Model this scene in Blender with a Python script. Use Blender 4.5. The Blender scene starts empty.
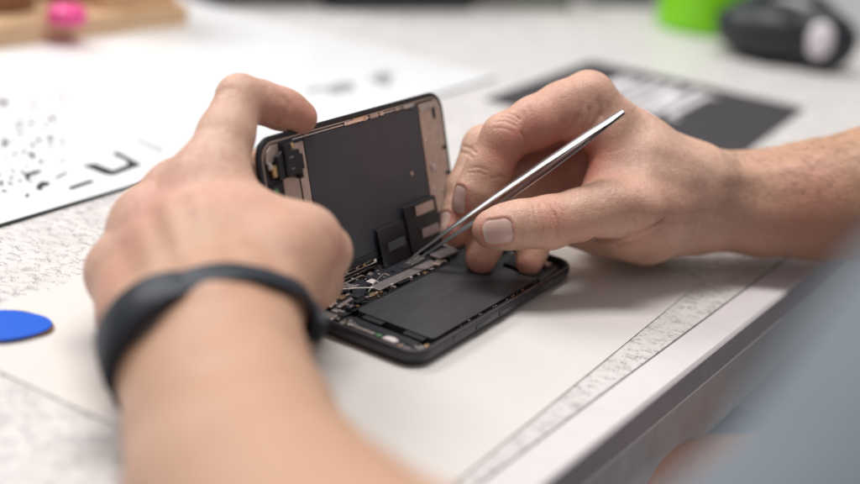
import bpy, bmesh, math, random
import numpy as np
from mathutils import Vector, Matrix, Euler
from mathutils.geometry import tessellate_polygon

S = 0.001                                  # everything below is written in millimetres
SC = bpy.context.scene
COL = SC.collection
random.seed(7); RNG = np.random.default_rng(7)

# ------------------------------------------------------------------ camera
FPX, PITCH, ROLL, DIST = 1234.54, 0.3627, 0.1196, 633.52      # focal length in pixels of an 860 px wide picture
def cam_axes():
    f = np.array([0, math.cos(PITCH), -math.sin(PITCH)]); rt = np.array([1., 0, 0]); up = np.cross(rt, f)
    return math.cos(ROLL)*rt+math.sin(ROLL)*up, -math.sin(ROLL)*rt+math.cos(ROLL)*up, f
RT, UP, FW = cam_axes()
CAM = -FW*DIST
cd = bpy.data.cameras.new('camera'); cam = bpy.data.objects.new('camera', cd); COL.objects.link(cam)
M = Matrix(((RT[0], UP[0], -FW[0], CAM[0]*S), (RT[1], UP[1], -FW[1], CAM[1]*S), (RT[2], UP[2], -FW[2], CAM[2]*S), (0, 0, 0, 1)))
cam.matrix_world = M
cd.sensor_width = 36; cd.lens = 36*FPX/860; cd.clip_start = 0.01; cd.clip_end = 60
cd.dof.use_dof = True; cd.dof.focus_distance = 0.552; cd.dof.aperture_fstop = 3.2; cd.dof.aperture_blades = 0
SC.camera = cam

# ------------------------------------------------------------------ light
W = bpy.data.worlds.new('World'); SC.world = W; W.use_nodes = True
wn = W.node_tree.nodes; wl = W.node_tree.links
bg = wn['Background']; bg.inputs['Strength'].default_value = 0.335
tc = wn.new('ShaderNodeTexCoord'); sx = wn.new('ShaderNodeSeparateXYZ'); rp = wn.new('ShaderNodeValToRGB')
wl.new(tc.outputs['Generated'], sx.inputs[0]); mr = wn.new('ShaderNodeMapRange'); mr.inputs[1].default_value = -1
wl.new(sx.outputs[2], mr.inputs[0]); wl.new(mr.outputs[0], rp.inputs[0]); wl.new(rp.outputs[0], bg.inputs[0])
rp.color_ramp.elements[0].position = 0.35; rp.color_ramp.elements[0].color = (.55, .57, .62, 1)
rp.color_ramp.elements[1].position = 0.85; rp.color_ramp.elements[1].color = (1.0, 1.0, 1.0, 1)
def area(name, loc, target, sx_, sy_, power, col=(1, 1, 1)):
    l = bpy.data.lights.new(name, 'AREA'); l.shape = 'RECTANGLE'; l.size = sx_; l.size_y = sy_; l.energy = power; l.color = col
    o = bpy.data.objects.new(name, l); COL.objects.link(o); o.location = loc
    o.rotation_euler = (Vector(target)-Vector(loc)).to_track_quat('-Z', 'Y').to_euler()
    return o
area('window_light', (-1.1, 0.75, 1.35), (0, 0, 0), 1.0, .8, 21, (1.0, .985, .97))
area('ceiling_light', (0.02, 0.15, 1.8), (0.05, 0, 0), 1.0, 0.45, 26.5, (1.0, .97, .94))
SC.view_settings.view_transform = 'Standard'; SC.view_settings.look = 'None'; SC.view_settings.exposure = 0; SC.view_settings.gamma = 1

# ------------------------------------------------------------------ helpers
def pt(px, py, d):
    """a point in mm: picture direction (860x484) and distance along the view axis"""
    return CAM + (FW + RT*(px-430)/FPX - UP*(py-242)/FPX)*d
def ptz(px, py, z):
    r = FW + RT*(px-430)/FPX - UP*(py-242)/FPX
    return CAM + r*(z-CAM[2])/r[2]

def tag(o, label=None, cat=None, group=None, kind=None):
    if label: o['label'] = label
    if cat: o['category'] = cat
    if group: o['group'] = group
    if kind: o['kind'] = kind
    return o
def empty(name, loc=(0, 0, 0), rz=0, parent=None):
    o = bpy.data.objects.new(name, None); COL.objects.link(o); o.location = [c*S for c in loc]; o.rotation_euler = (0, 0, rz)
    o.empty_display_size = .01
    if parent: o.parent = parent
    return o

class MB:
    def __init__(s): s.v = []; s.f = []
    def add(s, vs, fs):
        b = len(s.v); s.v += [tuple(map(float, v)) for v in vs]; s.f += [tuple(b+i for i in f) for f in fs]; return s
    def box(s, x0, x1, y0, y1, z0, z1, rz=0):
        cx, cy = (x0+x1)/2, (y0+y1)/2; c, n = math.cos(rz), math.sin(rz)
        vs = []
        for z in (z0, z1):
            for x, y in ((x0, y0), (x1, y0), (x1, y1), (x0, y1)):
                dx, dy = x-cx, y-cy; vs.append((cx+c*dx-n*dy, cy+n*dx+c*dy, z))
        return s.add(vs, [(3, 2, 1, 0), (4, 5, 6, 7), (0, 1, 5, 4), (1, 2, 6, 5), (2, 3, 7, 6), (3, 0, 4, 7)])
    def prism(s, poly, z0, z1, top=None):
        """poly: ccw outline; top: optional second outline with same count for the upper face"""
        top = top or poly; n = len(poly)
        vs = [(p[0], p[1], z0) for p in poly]+[(p[0], p[1], z1) for p in top]
        fs = [(i, (i+1) % n, n+(i+1) % n, n+i) for i in range(n)]
        tr = tessellate_polygon([[Vector((p[0], p[1], 0)) for p in poly]])
        for a, b, c in tr:
            pa, pb, pc = poly[a], poly[b], poly[c]
            if (pb[0]-pa[0])*(pc[1]-pa[1])-(pb[1]-pa[1])*(pc[0]-pa[0]) < 0: a, b, c = c, b, a
            fs.append((n+a, n+b, n+c)); fs.append((c, b, a))
        return s.add(vs, fs)
    def ringprism(s, outer, inner, z0, z1):
        n = len(outer)
        vs = [(p[0], p[1], z0) for p in outer]+[(p[0], p[1], z1) for p in outer]+[(p[0], p[1], z0) for p in inner]+[(p[0], p[1], z1) for p in inner]
        fs = []
        for i in range(n):
            j = (i+1) % n
            fs += [(i, j, n+j, n+i), (2*n+j, 2*n+i, 3*n+i, 3*n+j), (n+i, n+j, 3*n+j, 3*n+i), (j, i, 2*n+i, 2*n+j)]
        return s.add(vs, fs)
    def loft(s, rings, cap=True):
        n = len(rings[0]); vs = [p for r in rings for p in r]; fs = []
        for k in range(len(rings)-1):
            for i in range(n):
                j = (i+1) % n; fs.append((k*n+i, k*n+j, (k+1)*n+j, (k+1)*n+i))
        if cap: fs += [tuple(range(n))[::-1], tuple((len(rings)-1)*n+i for i in range(n))]
        return s.add(vs, fs)
    def tube(s, pts, r, n=8):
        rings = []; pts = [np.array(p, float) for p in pts]
        for k, p in enumerate(pts):
            t = pts[min(k+1, len(pts)-1)]-pts[max(k-1, 0)]; t /= np.linalg.norm(t)
            a = np.cross(t, (0, 0, 1)) if abs(t[2]) < .9 else np.cross(t, (1, 0, 0)); a /= np.linalg.norm(a); b = np.cross(t, a)
            rr = r[k] if hasattr(r, '__len__') else r
            rings.append([p+rr*(math.cos(2*math.pi*i/n)*a+math.sin(2*math.pi*i/n)*b) for i in range(n)])
        return s.loft(rings)
    def lathe(s, prof, cx=0, cy=0, n=32):
        rings = [[(cx+r*math.cos(2*math.pi*i/n), cy+r*math.sin(2*math.pi*i/n), z) for i in range(n)] for r, z in prof]
        return s.loft(rings)
    def build(s, name, mat, parent=None, smooth=False, bevel=0, seg=2):
        me = bpy.data.meshes.new(name); me.from_pydata([(x*S, y*S, z*S) for x, y, z in s.v], [], s.f); me.validate(); me.update()
        bm = bmesh.new(); bm.from_mesh(me); bmesh.ops.recalc_face_normals(bm, faces=bm.faces); bm.to_mesh(me); bm.free()
        me.materials.append(mat)
        o = bpy.data.objects.new(name, me); COL.objects.link(o)
        if parent: o.parent = parent
        if smooth:
            for p in me.polygons: p.use_smooth = True
            if not bevel:
                me.set_sharp_from_angle(angle=math.radians(40))
        if bevel:
            b = o.modifiers.new('bevel', 'BEVEL'); b.width = bevel*S; b.segments = seg; b.limit_method = 'ANGLE'; b.angle_limit = math.radians(35)
            b.harden_normals = True
            for p in me.polygons: p.use_smooth = True
        return o
def rrect(x0, x1, y0, y1, r, n=8):
    out = []
    for cx, cy, a0 in ((x1-r, y0+r, -90), (x1-r, y1-r, 0), (x0+r, y1-r, 90), (x0+r, y0+r, 180)):
        for i in range(n+1):
            a = math.radians(a0+90*i/n); out.append((cx+r*math.cos(a), cy+r*math.sin(a)))
    return out
def box(name, mat, parent, x0, x1, y0, y1, z0, z1, bevel=.2, rz=0):
    return MB().box(x0, x1, y0, y1, z0, z1, rz).build(name, mat, parent, bevel=bevel)

# ------------------------------------------------------------------ materials
def mat(name, col, rough=.5, metal=0, **kw):
    m = bpy.data.materials.new(name); m.use_nodes = True
    b = m.node_tree.nodes['Principled BSDF']
    b.inputs['Base Color'].default_value = (*col, 1); b.inputs['Roughness'].default_value = rough; b.inputs['Metallic'].default_value = metal
    for k, v in kw.items():
        b.inputs[k.replace('_', ' ')].default_value = v
    return m
def nodes(m): return m.node_tree.nodes, m.node_tree.links, m.node_tree.nodes['Principled BSDF']
def noise(N, L, scale, detail=4, rough=.55, coord=None, dist=0, vec=None):
    t = N.new('ShaderNodeTexNoise'); t.inputs['Scale'].default_value = scale; t.inputs['Detail'].default_value = detail
    t.inputs['Roughness'].default_value = rough; t.inputs['Distortion'].default_value = dist
    if vec is not None: L.new(vec, t.inputs['Vector'])
    return t
def objco(N):
    t = N.new('ShaderNodeTexCoord'); return t.outputs['Object']
def ramp(N, L, src, stops):
    r = N.new('ShaderNodeValToRGB'); L.new(src, r.inputs[0]); e = r.color_ramp.elements
    e[0].position, e[0].color = stops[0][0], (*stops[0][1], 1); e[1].position, e[1].color = stops[-1][0], (*stops[-1][1], 1)
    for p, c in stops[1:-1]:
        k = e.new(p); k.color = (*c, 1)
    return r
def mixc(N, L, fac, a, b, mode='MIX'):
    m = N.new('ShaderNodeMix'); m.data_type = 'RGBA'; m.blend_type = mode
    for i, v in ((0, fac), (6, a), (7, b)):
        if hasattr(v, 'is_linked'): L.new(v, m.inputs[i])
        elif i == 0: m.inputs[0].default_value = v
        else: m.inputs[i].default_value = (*v, 1)
    return m.outputs[2]
def math_(N, L, op, a, b=None, c=None):
    m = N.new('ShaderNodeMath'); m.operation = op
    for i, v in enumerate((a, b, c)):
        if v is None: continue
        if hasattr(v, 'is_linked'): L.new(v, m.inputs[i])
        else: m.inputs[i].default_value = v
    return m.outputs[0]
def bump(N, L, B, h, strength=.3, dist=.0002, prev=None):
    b = N.new('ShaderNodeBump'); b.inputs['Strength'].default_value = strength; b.inputs['Distance'].default_value = dist
    L.new(h, b.inputs['Height'])
    if prev is not None: L.new(prev, b.inputs['Normal'])
    L.new(b.outputs[0], B.inputs['Normal']); return b.outputs[0]
def worn(m, scale=300, amt=.12, rvar=.15, bmp=0.0):
    """slight mottling of colour and gloss so nothing is perfectly uniform"""
    N, L, B = nodes(m); co = objco(N)
    n = noise(N, L, scale, 5, .6, vec=co)
    c = tuple(B.inputs['Base Color'].default_value)[:3]
    r = ramp(N, L, n.outputs[0], [(.3, tuple(x*(1-amt) for x in c)), (.7, tuple(min(1, x*(1+amt)) for x in c))])
    L.new(r.outputs[0], B.inputs['Base Color'])
    n2 = noise(N, L, scale*.3, 4, .6, vec=co); ro = B.inputs['Roughness'].default_value
    mr = N.new('ShaderNodeMapRange'); mr.inputs[3].default_value = max(.02, ro-rvar); mr.inputs[4].default_value = min(1, ro+rvar)
    L.new(n2.outputs[0], mr.inputs[0]); L.new(mr.outputs[0], B.inputs['Roughness'])
    if bmp: bump(N, L, B, noise(N, L, scale*4, 4, vec=co).outputs[0], bmp, .0003)
    return m

def make_laminate():
    m = mat('speckled_laminate', (.78, .76, .74), .42); N, L, B = nodes(m); co = objco(N)
    mp = N.new('ShaderNodeMapping'); mp.inputs['Rotation'].default_value = (0, 0, math.radians(30)); mp.inputs['Scale'].default_value = (1, .62, 1); L.new(co, mp.inputs[0])
    a = noise(N, L, 520, 5, .75, vec=mp.outputs[0], dist=.9)
    ln = math_(N, L, 'ABSOLUTE', math_(N, L, 'SUBTRACT', a.outputs[0], .5))
    thin = N.new('ShaderNodeMapRange'); thin.inputs[1].default_value = .006; thin.inputs[2].default_value = .038; thin.inputs[3].default_value = 1; thin.inputs[4].default_value = 0; L.new(ln, thin.inputs[0])
    msk = noise(N, L, 260, 5, .75, vec=mp.outputs[0]); mk = N.new('ShaderNodeMapRange'); mk.inputs[1].default_value = .50; mk.inputs[2].default_value = .55; L.new(msk.outputs[0], mk.inputs[0])
    f = math_(N, L, 'MULTIPLY', thin.outputs[0], mk.outputs[0])
    cloud = noise(N, L, 45, 6, .6, vec=co, dist=.5); base = ramp(N, L, cloud.outputs[0], [(.33, (.63, .60, .59)), (.5, (.71, .68, .67)), (.7, (.75, .72, .71))])
    L.new(mixc(N, L, f, base.outputs[0], (.06, .055, .055)), B.inputs['Base Color'])
    bump(N, L, B, noise(N, L, 900, 3, vec=co).outputs[0], .08, .0002)
    return m
LAM = make_laminate()
TRIM = worn(mat('white_edge_profile', (.74, .70, .71), .38), 120, .03, .08)
FASCIA = worn(mat('grey_edge_band', (.40, .365, .39), .42), 200, .1, .1)
APRON = worn(mat('apron_board', (.62, .62, .63), .6), 60, .1, .1)
SHEET = mat('tracing_paper', (.73, .695, .66), .55); 
def _sheet():
    N, L, B = nodes(SHEET); co = objco(N)
    n = noise(N, L, 14, 5, .6, vec=co); r = ramp(N, L, n.outputs[0], [(.3, (.675, .645, .615)), (.7, (.725, .69, .66))])
    sp = noise(N, L, 260, 3, .7, vec=co); k = N.new('ShaderNodeMapRange'); k.inputs[1].default_value = .73; k.inputs[2].default_value = .80; L.new(sp.outputs[0], k.inputs[0])
    L.new(mixc(N, L, math_(N, L, 'MULTIPLY', k.outputs[0], .45), r.outputs[0], (.42, .34, .27)), B.inputs['Base Color'])
    b = bump(N, L, B, n.outputs[0], .5, .002); bump(N, L, B, noise(N, L, 1500, 3, vec=co).outputs[0], .1, .0001, b)
_sheet()
MATW = worn(mat('white_glass_mat', (.86, .865, .885), .18), 40, .015, .05)
MATEDGE = mat('dark_mat_edge', (.02, .03, .03), .3)
BLACKP = worn(mat('black_print', (.012, .018, .02), .5), 400, .3, .1)
GREYP = mat('grey_print', (.30, .31, .33), .6)
GRAPH = worn(mat('graphite_metal', (.045, .045, .052), .33, .6), 250, .15, .1)
RUBBER = worn(mat('black_gasket', (.014, .014, .017), .5), 500, .2, .1)
BATT = mat('battery_wrap', (.04, .04, .046), .42)
def _batt():
    N, L, B = nodes(BATT); co = objco(N)
    mp = N.new('ShaderNodeMapping'); mp.inputs['Scale'].default_value = (.22, 1, 1); L.new(co, mp.inputs[0])
    n = noise(N, L, 90, 6, .65, vec=mp.outputs[0]); L.new(ramp(N, L, n.outputs[0], [(.3, (.036, .036, .042)), (.7, (.056, .055, .063))]).outputs[0], B.inputs['Base Color'])
    mr = N.new('ShaderNodeMapRange'); mr.inputs[3].default_value = .32; mr.inputs[4].default_value = .52; L.new(n.outputs[0], mr.inputs[0]); L.new(mr.outputs[0], B.inputs['Roughness'])
    bump(N, L, B, noise(N, L, 40, 3, vec=mp.outputs[0]).outputs[0], .35, .0006)
_batt()
PANEL = worn(mat('screen_back_foil', (.045, .044, .056), .45), 60, .12, .08, .05)
COPPER = worn(mat('copper_bracket', (.56, .43, .37), .36, .6), 220, .12, .12)
STEEL = worn(mat('nickel_part', (.72, .66, .62), .25, .9), 400, .15, .12)
GOLD = worn(mat('gold_contact', (.72, .50, .27), .28, .9), 500, .15, .12)
PCB = worn(mat('dark_circuit_board', (.022, .024, .03), .38), 600, .35, .15, .1)
FLEX = worn(mat('flex_cable', (.007, .007, .009), .4), 400, .25, .12)
SHIELD = worn(mat('shield_plate', (.44, .375, .385), .36, .7), 260, .15, .12)
PALE = mat('pale_label', (.66, .58, .58), .4)
GREEN = mat('green_dot', (.07, .20, .08), .4)
HOLE = mat('hole_black', (.006, .006, .008), .35)
def _chrome():
    m = mat('polished_steel', (.46, .47, .48), .38, 1.0); N, L, B = nodes(m); co = objco(N)
    mp = N.new('ShaderNodeMapping'); mp.inputs['Scale'].default_value = (.03, 1, 1); L.new(co, mp.inputs[0])
    n = noise(N, L, 2500, 3, vec=mp.outputs[0]); mr = N.new('ShaderNodeMapRange'); mr.inputs[3].default_value = .26; mr.inputs[4].default_value = .40
    L.new(n.outputs[0], mr.inputs[0]); L.new(mr.outputs[0], B.inputs['Roughness']); bump(N, L, B, n.outputs[0], .05, .00005); return m
CHROME = _chrome()
BLUE = mat('glossy_blue_plastic', (.005, .11, .66), .3)
BROWN = mat('brown_edge', (.22, .12, .05), .5)
CARD = worn(mat('dark_card', (.040, .036, .043), .8), 60, .08, .08)
CARDW = mat('white_lettering', (.68, .64, .67), .6)
def _wood():
    m = mat('light_wood', (.68, .46, .28), .5); N, L, B = nodes(m); co = objco(N)
    mp = N.new('ShaderNodeMapping'); mp.inputs['Scale'].default_value = (.12, 1, 1); L.new(co, mp.inputs[0])
    n = noise(N, L, 120, 6, .6, vec=mp.outputs[0], dist=.6)
    L.new(ramp(N, L, n.outputs[0], [(.3, (.56, .34, .18)), (.55, (.72, .49, .30)), (.75, (.78, .56, .37))]).outputs[0], B.inputs['Base Color']); return m
WOOD = _wood()
WOODD = worn(mat('brown_wood', (.30, .15, .08), .5), 80, .15, .1)
PINK = mat('hot_pink_plastic', (.85, .08, .30), .35)
GREENP = mat('lime_green_plastic', (.22, .66, .01), .3, Subsurface_Weight=.0)
DARKP = worn(mat('dark_plastic', (.016, .02, .024), .45), 40, .25, .1)
GREYD = worn(mat('dark_grey_plastic', (.07, .075, .075), .5), 30, .3, .1)
GREYM = worn(mat('mid_grey_cloth', (.42, .43, .43), .8), 20, .15, .05)
WHITEP = worn(mat('white_plastic', (.72, .66, .70), .35), 20, .04, .05)
STRAP = worn(mat('navy_silicone', (.010, .017, .030), .55), 300, .12, .08)
SMALLGL = mat('tracker_glass', (.008, .012, .020), .45)
def fabric(name, c1, c2, sc=700):
    m = mat(name, c1, .85); N, L, B = nodes(m); co = objco(N)
    w = N.new('ShaderNodeTexWave'); w.inputs['Scale'].default_value = sc; w.inputs['Distortion'].default_value = 2; L.new(co, w.inputs['Vector'])
    n = noise(N, L, 18, 5, .6, vec=co)
    L.new(ramp(N, L, n.outputs[0], [(.3, c1), (.7, c2)]).outputs[0], B.inputs['Base Color']); bump(N, L, B, w.outputs['Fac'], .2, .0004); return m
DENIM = fabric('washed_denim', (.15, .20, .26), (.27, .33, .39))
SHIRT = fabric('grey_blue_cotton', (.12, .145, .175), (.24, .275, .31), 500)
SEATM = worn(mat('orange_brown_seat', (.80, .30, .08), .5), 30, .15, .1)
FLOORM = worn(mat('grey_floor', (.25, .27, .29), .5), 4, .12, .1)

def _skin():
    m = mat('skin', (.62, .38, .28), .42); N, L, B = nodes(m); co = objco(N)
    B.inputs['Subsurface Weight'].default_value = .16; B.inputs['Subsurface Radius'].default_value = (1.0, .35, .18); B.inputs['Subsurface Scale'].default_value = .004
    B.inputs['Specular IOR Level'].default_value = .5
    def att(n):
        a = N.new('ShaderNodeAttribute'); a.attribute_name = n; return a.outputs['Fac']
    big = noise(N, L, 55, 4, .6, vec=co); base = ramp(N, L, big.outputs[0], [(.3, (.63, .35, .25)), (.7, (.75, .475, .355))])
    sm = noise(N, L, 420, 5, .7, vec=co); c = mixc(N, L, .22, base.outputs[0], ramp(N, L, sm.outputs[0], [(.35, (.45, .20, .14)), (.65, (.80, .62, .50))]).outputs[0])
    c = mixc(N, L, att('tan'), c, (.52, .295, .175))                # sun tan of the left arm and the wrists
    rednoise = N.new('ShaderNodeMapRange'); rednoise.inputs[1].default_value = .3; rednoise.inputs[2].default_value = .7; rednoise.inputs[3].default_value = .55; rednoise.inputs[4].default_value = 1.
    L.new(big.outputs[0], rednoise.inputs[0])
    c = mixc(N, L, math_(N, L, 'MULTIPLY', att('red'), rednoise.outputs[0]), c, (.60, .20, .15))
    c = mixc(N, L, math_(N, L, 'MULTIPLY', att('crease'), .4), c, (.36, .14, .09))  # paints shade into the skin folds, on top of their modelled depth
    nail = att('nail'); c = mixc(N, L, nail, c, (.71, .48, .42)); c = mixc(N, L, att('nailtip'), c, (.74, .62, .54)); L.new(c, B.inputs['Base Color'])
    ro = N.new('ShaderNodeMapRange'); ro.inputs[3].default_value = .43; ro.inputs[4].default_value = .26; L.new(nail, ro.inputs[0]); L.new(ro.outputs[0], B.inputs['Roughness'])
    v = N.new('ShaderNodeTexVoronoi'); v.feature = 'DISTANCE_TO_EDGE'; v.inputs['Scale'].default_value = 780; 
    wv = noise(N, L, 300, 3, vec=co); vm = N.new('ShaderNodeVectorMath'); vm.operation = 'SCALE'; vm.inputs['Scale'].default_value = .003; L.new(wv.outputs['Color'], vm.inputs[0])
    va = N.new('ShaderNodeVectorMath'); va.operation = 'ADD'; L.new(co, va.inputs[0]); L.new(vm.outputs[0], va.inputs[1]); L.new(va.outputs[0], v.inputs['Vector'])
    vr = N.new('ShaderNodeMapRange'); vr.inputs[1].default_value = 0; vr.inputs[2].default_value = .18; L.new(v.outputs['Distance'], vr.inputs[0])
    inv = math_(N, L, 'SUBTRACT', 1, nail)
    h = math_(N, L, 'MULTIPLY', vr.outputs[0], inv)
    b1 = bump(N, L, B, h, .55, .00016)
    n2 = noise(N, L, 160, 5, .65, vec=co); b2 = bump(N, L, B, math_(N, L, 'MULTIPLY', n2.outputs[0], inv), .45, .0010, b1)
    return m
SKIN = _skin()
# ------------------------------------------------------------------ floor and desk
tag(MB().box(-4000, 4000, -4000, 4000, -745, -740).build('floor', FLOORM), kind='structure')
EDGE0 = (49.5, -220.9, 0); EANG = math.atan2(.8469, .5317)
desk = tag(empty('work_desk', (EDGE0[0], EDGE0[1], 0), EANG), 'white speckled laminate work desk with smooth pale edge strip and dark grey front edge', 'desk')
box('desk_top', LAM, desk, -900, 2300, 17.2, 1500, -16, 0, bevel=0)
o = MB().loft([[(x, 0.0, -1.0), (x, 1.2, .25), (x, 16.0, .25), (x, 16.6, -.6), (x, 16.6, -15.5), (x, 0.0, -13.5)] for x in (-900, 2300)]).build('edge_strip', TRIM, desk, bevel=.3)
box('front_band', FASCIA, desk, -900, 2300, -.6, -.05, -13.6, -1.0, bevel=.15)
box('lower_lip', TRIM, desk, -900, 2300, -.9, 6, -15.4, -14.2, bevel=.2)
box('apron', APRON, desk, -880, 2280, 14, 32, -75, -16.2, bevel=.5)
for lx, ly in ((-860, 40), (2240, 40), (-860, 1440), (2240, 1440)):
    box('leg', APRON, desk, lx-25, lx+25, ly-25, ly+25, -740, -16.2, bevel=1)

# tracing paper under the phone
PANG = math.radians(61)
paper = MB(); pc = np.array([-190., -168.]); d1 = np.array([math.cos(PANG), math.sin(PANG)]); d2 = np.array([d1[1], -d1[0]])
def wav(u, v): return .25+.35*(0.5+.5*math.sin(u*.031+1)*math.sin(v*.043+.4))*(1 if 0 < u < 297 else .4)
nu, nv = 50, 36; vs = []; fs = []
for k in (0, 1):
    for i in range(nu+1):
        for j in range(nv+1):
            u, v = 297*i/nu, 211*j/nv; p = pc+d1*u+d2*v
            e = min(v, 211-v, u, 297-u); lift = .25*math.exp(-e/4)
            vs.append((p[0], p[1], wav(u, v)*.6+lift+(.12 if k else 0)))
q0 = (nu+1)*(nv+1)
for i in range(nu):
    for j in range(nv):
        a = i*(nv+1)+j; b, c, d = a+nv+1, a+nv+2, a+1
        fs += [(a, d, c, b), (q0+a, q0+b, q0+c, q0+d)]
for i in range(nu):
    for j in (0, nv):
        a = i*(nv+1)+j; fs.append((a, a+nv+1, q0+a+nv+1, q0+a))
for j in range(nv):
    for i in (0, nu):
        a = i*(nv+1)+j; fs.append((a, a+1, q0+a+1, q0+a))
tag(paper.add(vs, fs).build('paper_sheet', SHEET, smooth=True), 'cream tracing paper sheet lying under the opened phone', 'paper')

# white desk mat with printed black part outlines
m0_, m1_ = ptz(0, 227.5, .3), ptz(474, 85.5, .3); MANG = math.atan2(m1_[1]-m0_[1], m1_[0]-m0_[0]); MAT0 = (m1_+(m1_-m0_)/np.linalg.norm(m1_-m0_)*42)[:2]
mat_e = tag(empty('desk_mat', (MAT0[0], MAT0[1], 0), MANG), 'glossy white mat with black part silhouettes and thin dark edge behind the left hand', 'mat')
mo = rrect(-760, 0, 0, 400, 10)
MB().prism(mo, .2, 1.5).build('mat_base', MATEDGE, mat_e, bevel=.2)
MB().prism(rrect(-759.0, -1, 1.0, 399, 9), 1.505, 1.8).build('mat_surface', MATW, mat_e, bevel=.1)
def to_mat(px, py):
    p = ptz(px, py, 1.8); d = p[:2]-MAT0; c, s = math.cos(MANG), math.sin(MANG); return (d[0]*c+d[1]*s, -d[0]*s+d[1]*c)
def print_poly(px_pts, m=BLACKP):
    q = [to_mat(*p) for p in px_pts]
    ar = sum(q[i][0]*q[(i+1) % len(q)][1]-q[(i+1) % len(q)][0]*q[i][1] for i in range(len(q)))
    if ar < 0: q = q[::-1]
    MB().prism(q, 1.804, 1.9).build('printed_mark', m, mat_e)
for pp in ([(82, 165.5), (95, 163.5), (113, 170.5), (128, 164.5), (126, 160.5), (112, 154.5), (117, 151.5), (142, 165), (113, 175.5), (105, 174.5)],
           [(68, 187.5), (90, 180), (95, 182), (71, 190)], [(55, 177.5), (66, 172), (68, 173), (57, 178.8)],
           [(22, 174), (38, 170.5), (41, 173), (31, 175), (29, 181), (26, 181), (26, 176)],
           [(36, 186), (41, 181.5), (49, 182), (50, 185), (43, 187), (42, 190.5), (37, 190)], [(25, 195), (29, 193), (29, 197), (25.5, 197.5)],
           [(0, 181), (3, 180), (3, 186), (0, 186)], [(2, 148), (5, 139), (6, 140), (4, 149)], [(13, 155), (16, 150), (16, 154), (14, 157)],
           [(0, 100), (6, 100), (9, 103), (4, 106), (0, 106)]):
    print_poly(pp)
for pp in ([(134, 140), (138, 139.5), (164, 150), (161, 152)], [(46, 138), (51, 134), (53, 138), (49, 141)], [(59, 141), (64, 138), (65, 142), (61, 144)],
           [(322, 90), (338, 83), (352, 82), (356, 90), (334, 95)], [(368, 79), (382, 71), (394, 75), (388, 87), (376, 83)],
           [(304, 90), (322, 87), (326, 90), (308, 93)], [(12, 172), (15, 170), (16, 173), (13, 174)]):
    print_poly(pp, GREYP)

mr2 = random.Random(5)
for k in range(70):
    x, y = mr2.uniform(-20, 66), mr2.uniform(96, 200)
    if y > 205-.3*x-12: continue
    a_, b_ = mr2.uniform(1.0, 4.2), mr2.uniform(.9, 2.8); sl = mr2.uniform(-.8, .8)
    print_poly([(x-a_, y), (x, y-b_-sl), (x+a_, y+sl), (x+.3*a_, y+b_)], BLACKP if mr2.random() < .55 else GREYP)
# blue pick with a brown one beneath its edge
pick_c = ptz(12, 330, 0)
def pick_outline(r, n=36):
    return [(r*(1+.07*math.cos(3*(2*math.pi*i/n)))*math.cos(2*math.pi*i/n), r*(1+.07*math.cos(3*(2*math.pi*i/n)))*.88*math.sin(2*math.pi*i/n)) for i in range(n)]
pk = empty('opening_pick', (pick_c[0]-1, pick_c[1], 0), math.radians(20))
tag(pk, 'glossy blue plastic opening pick lying on the paper sheet', 'pick')
MB().prism(pick_outline(15.2), 1.75, 2.6).build('blade', BLUE, pk, bevel=.3)
tag(MB().prism([(x+pick_c[0]+.6, y+pick_c[1]+2.4) for x, y in pick_outline(14.2)], 1.0, 1.7).build('opening_pick', BROWN, bevel=.2), 'thin brown pick peeking out from under the blue one', 'pick')

# dark card with white lettering
cang = math.radians(63)
card = tag(empty('printed_card', (28, 311, 0), cang), 'dark grey card with smudged white lettering across its middle', 'card')
MB().prism(rrect(0, 209, -192, 0, 2), .3, 1.0).build('card_sheet', CARD, card, bevel=.1)
lt = MB(); LY = lambda y: -47+(y+52)*.68
for k, (y, xa, xb) in enumerate([(-52, 88, 168), (-66, 88, 168), (-82, 90, 172), (-98, 90, 172), (-114, 88, 176), (-127, 88, 150), (-140, 88, 176), (-156, 96, 170)]):
    xa, xb, y = 70+(xa-88)*1.35, 70+(xb-88)*1.35, LY(y)
    lt.box(xa, xb, y-3.4, y+3.4, 1.004+k*.003, 1.10+k*.003)
for k, (xa, ya, xb, yb) in enumerate([(165, -52, 95, -66), (165, -82, 168, -98), (125, -82, 125, -98), (170, -114, 120, -127), (120, -127, 170, -140), (92, -156, 92, -170), (166, -156, 166, -170)]):
    xa, xb, ya, yb = 70+(xa-88)*1.35, 70+(xb-88)*1.35, LY(ya), LY(yb)
    a_ = math.atan2(yb-ya, xb-xa); Lh = math.hypot(xb-xa, yb-ya)/2; cx, cy = (xa+xb)/2, (ya+yb)/2
    lt.box(cx-Lh, cx+Lh, cy-3.2, cy+3.2, 1.03+k*.003, 1.13+k*.003, a_)
lt.build('lettering', CARDW, card)

# wooden tray, top left
tp = ptz(22, 44, 3.1); tq = ptz(193, 24, 3.1); tang = math.atan2(tq[1]-tp[1], tq[0]-tp[0]); tl = math.hypot(tq[0]-tp[0], tq[1]-tp[1])
tray = tag(empty('wooden_organizer', (tp[0], tp[1], 1.85), tang), 'light wooden organizer stand with round cup and block, on the white mat', 'organizer')
MB().prism(rrect(-160, tl, 0, 150, 10), 0, 16).build('base_board', WOOD, tray, bevel=1.5)
MB().prism(rrect(tl*.52, tl-3, 14, 140, 6), 16.02, 90).build('block', WOOD, tray, bevel=1.5)
MB().lathe([(0, 16.05), (30, 16.05), (34, 24), (36, 70), (33, 71), (30, 68), (29, 24), (0, 22)], 18, 62, 48).build('cup', WOODD, tray, smooth=True)
MB().prism(rrect(tl*.385, tl*.50, 52, 110, 4), 16.03, 75).build('divider', WOODD, tray, bevel=1)
pkp = empty('marker_cap', (0, 0, 0)); 
cpos = ptz(67, 17, 22)
pkp.location = (cpos[0]*S, cpos[1]*S, 17.95*S)
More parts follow.
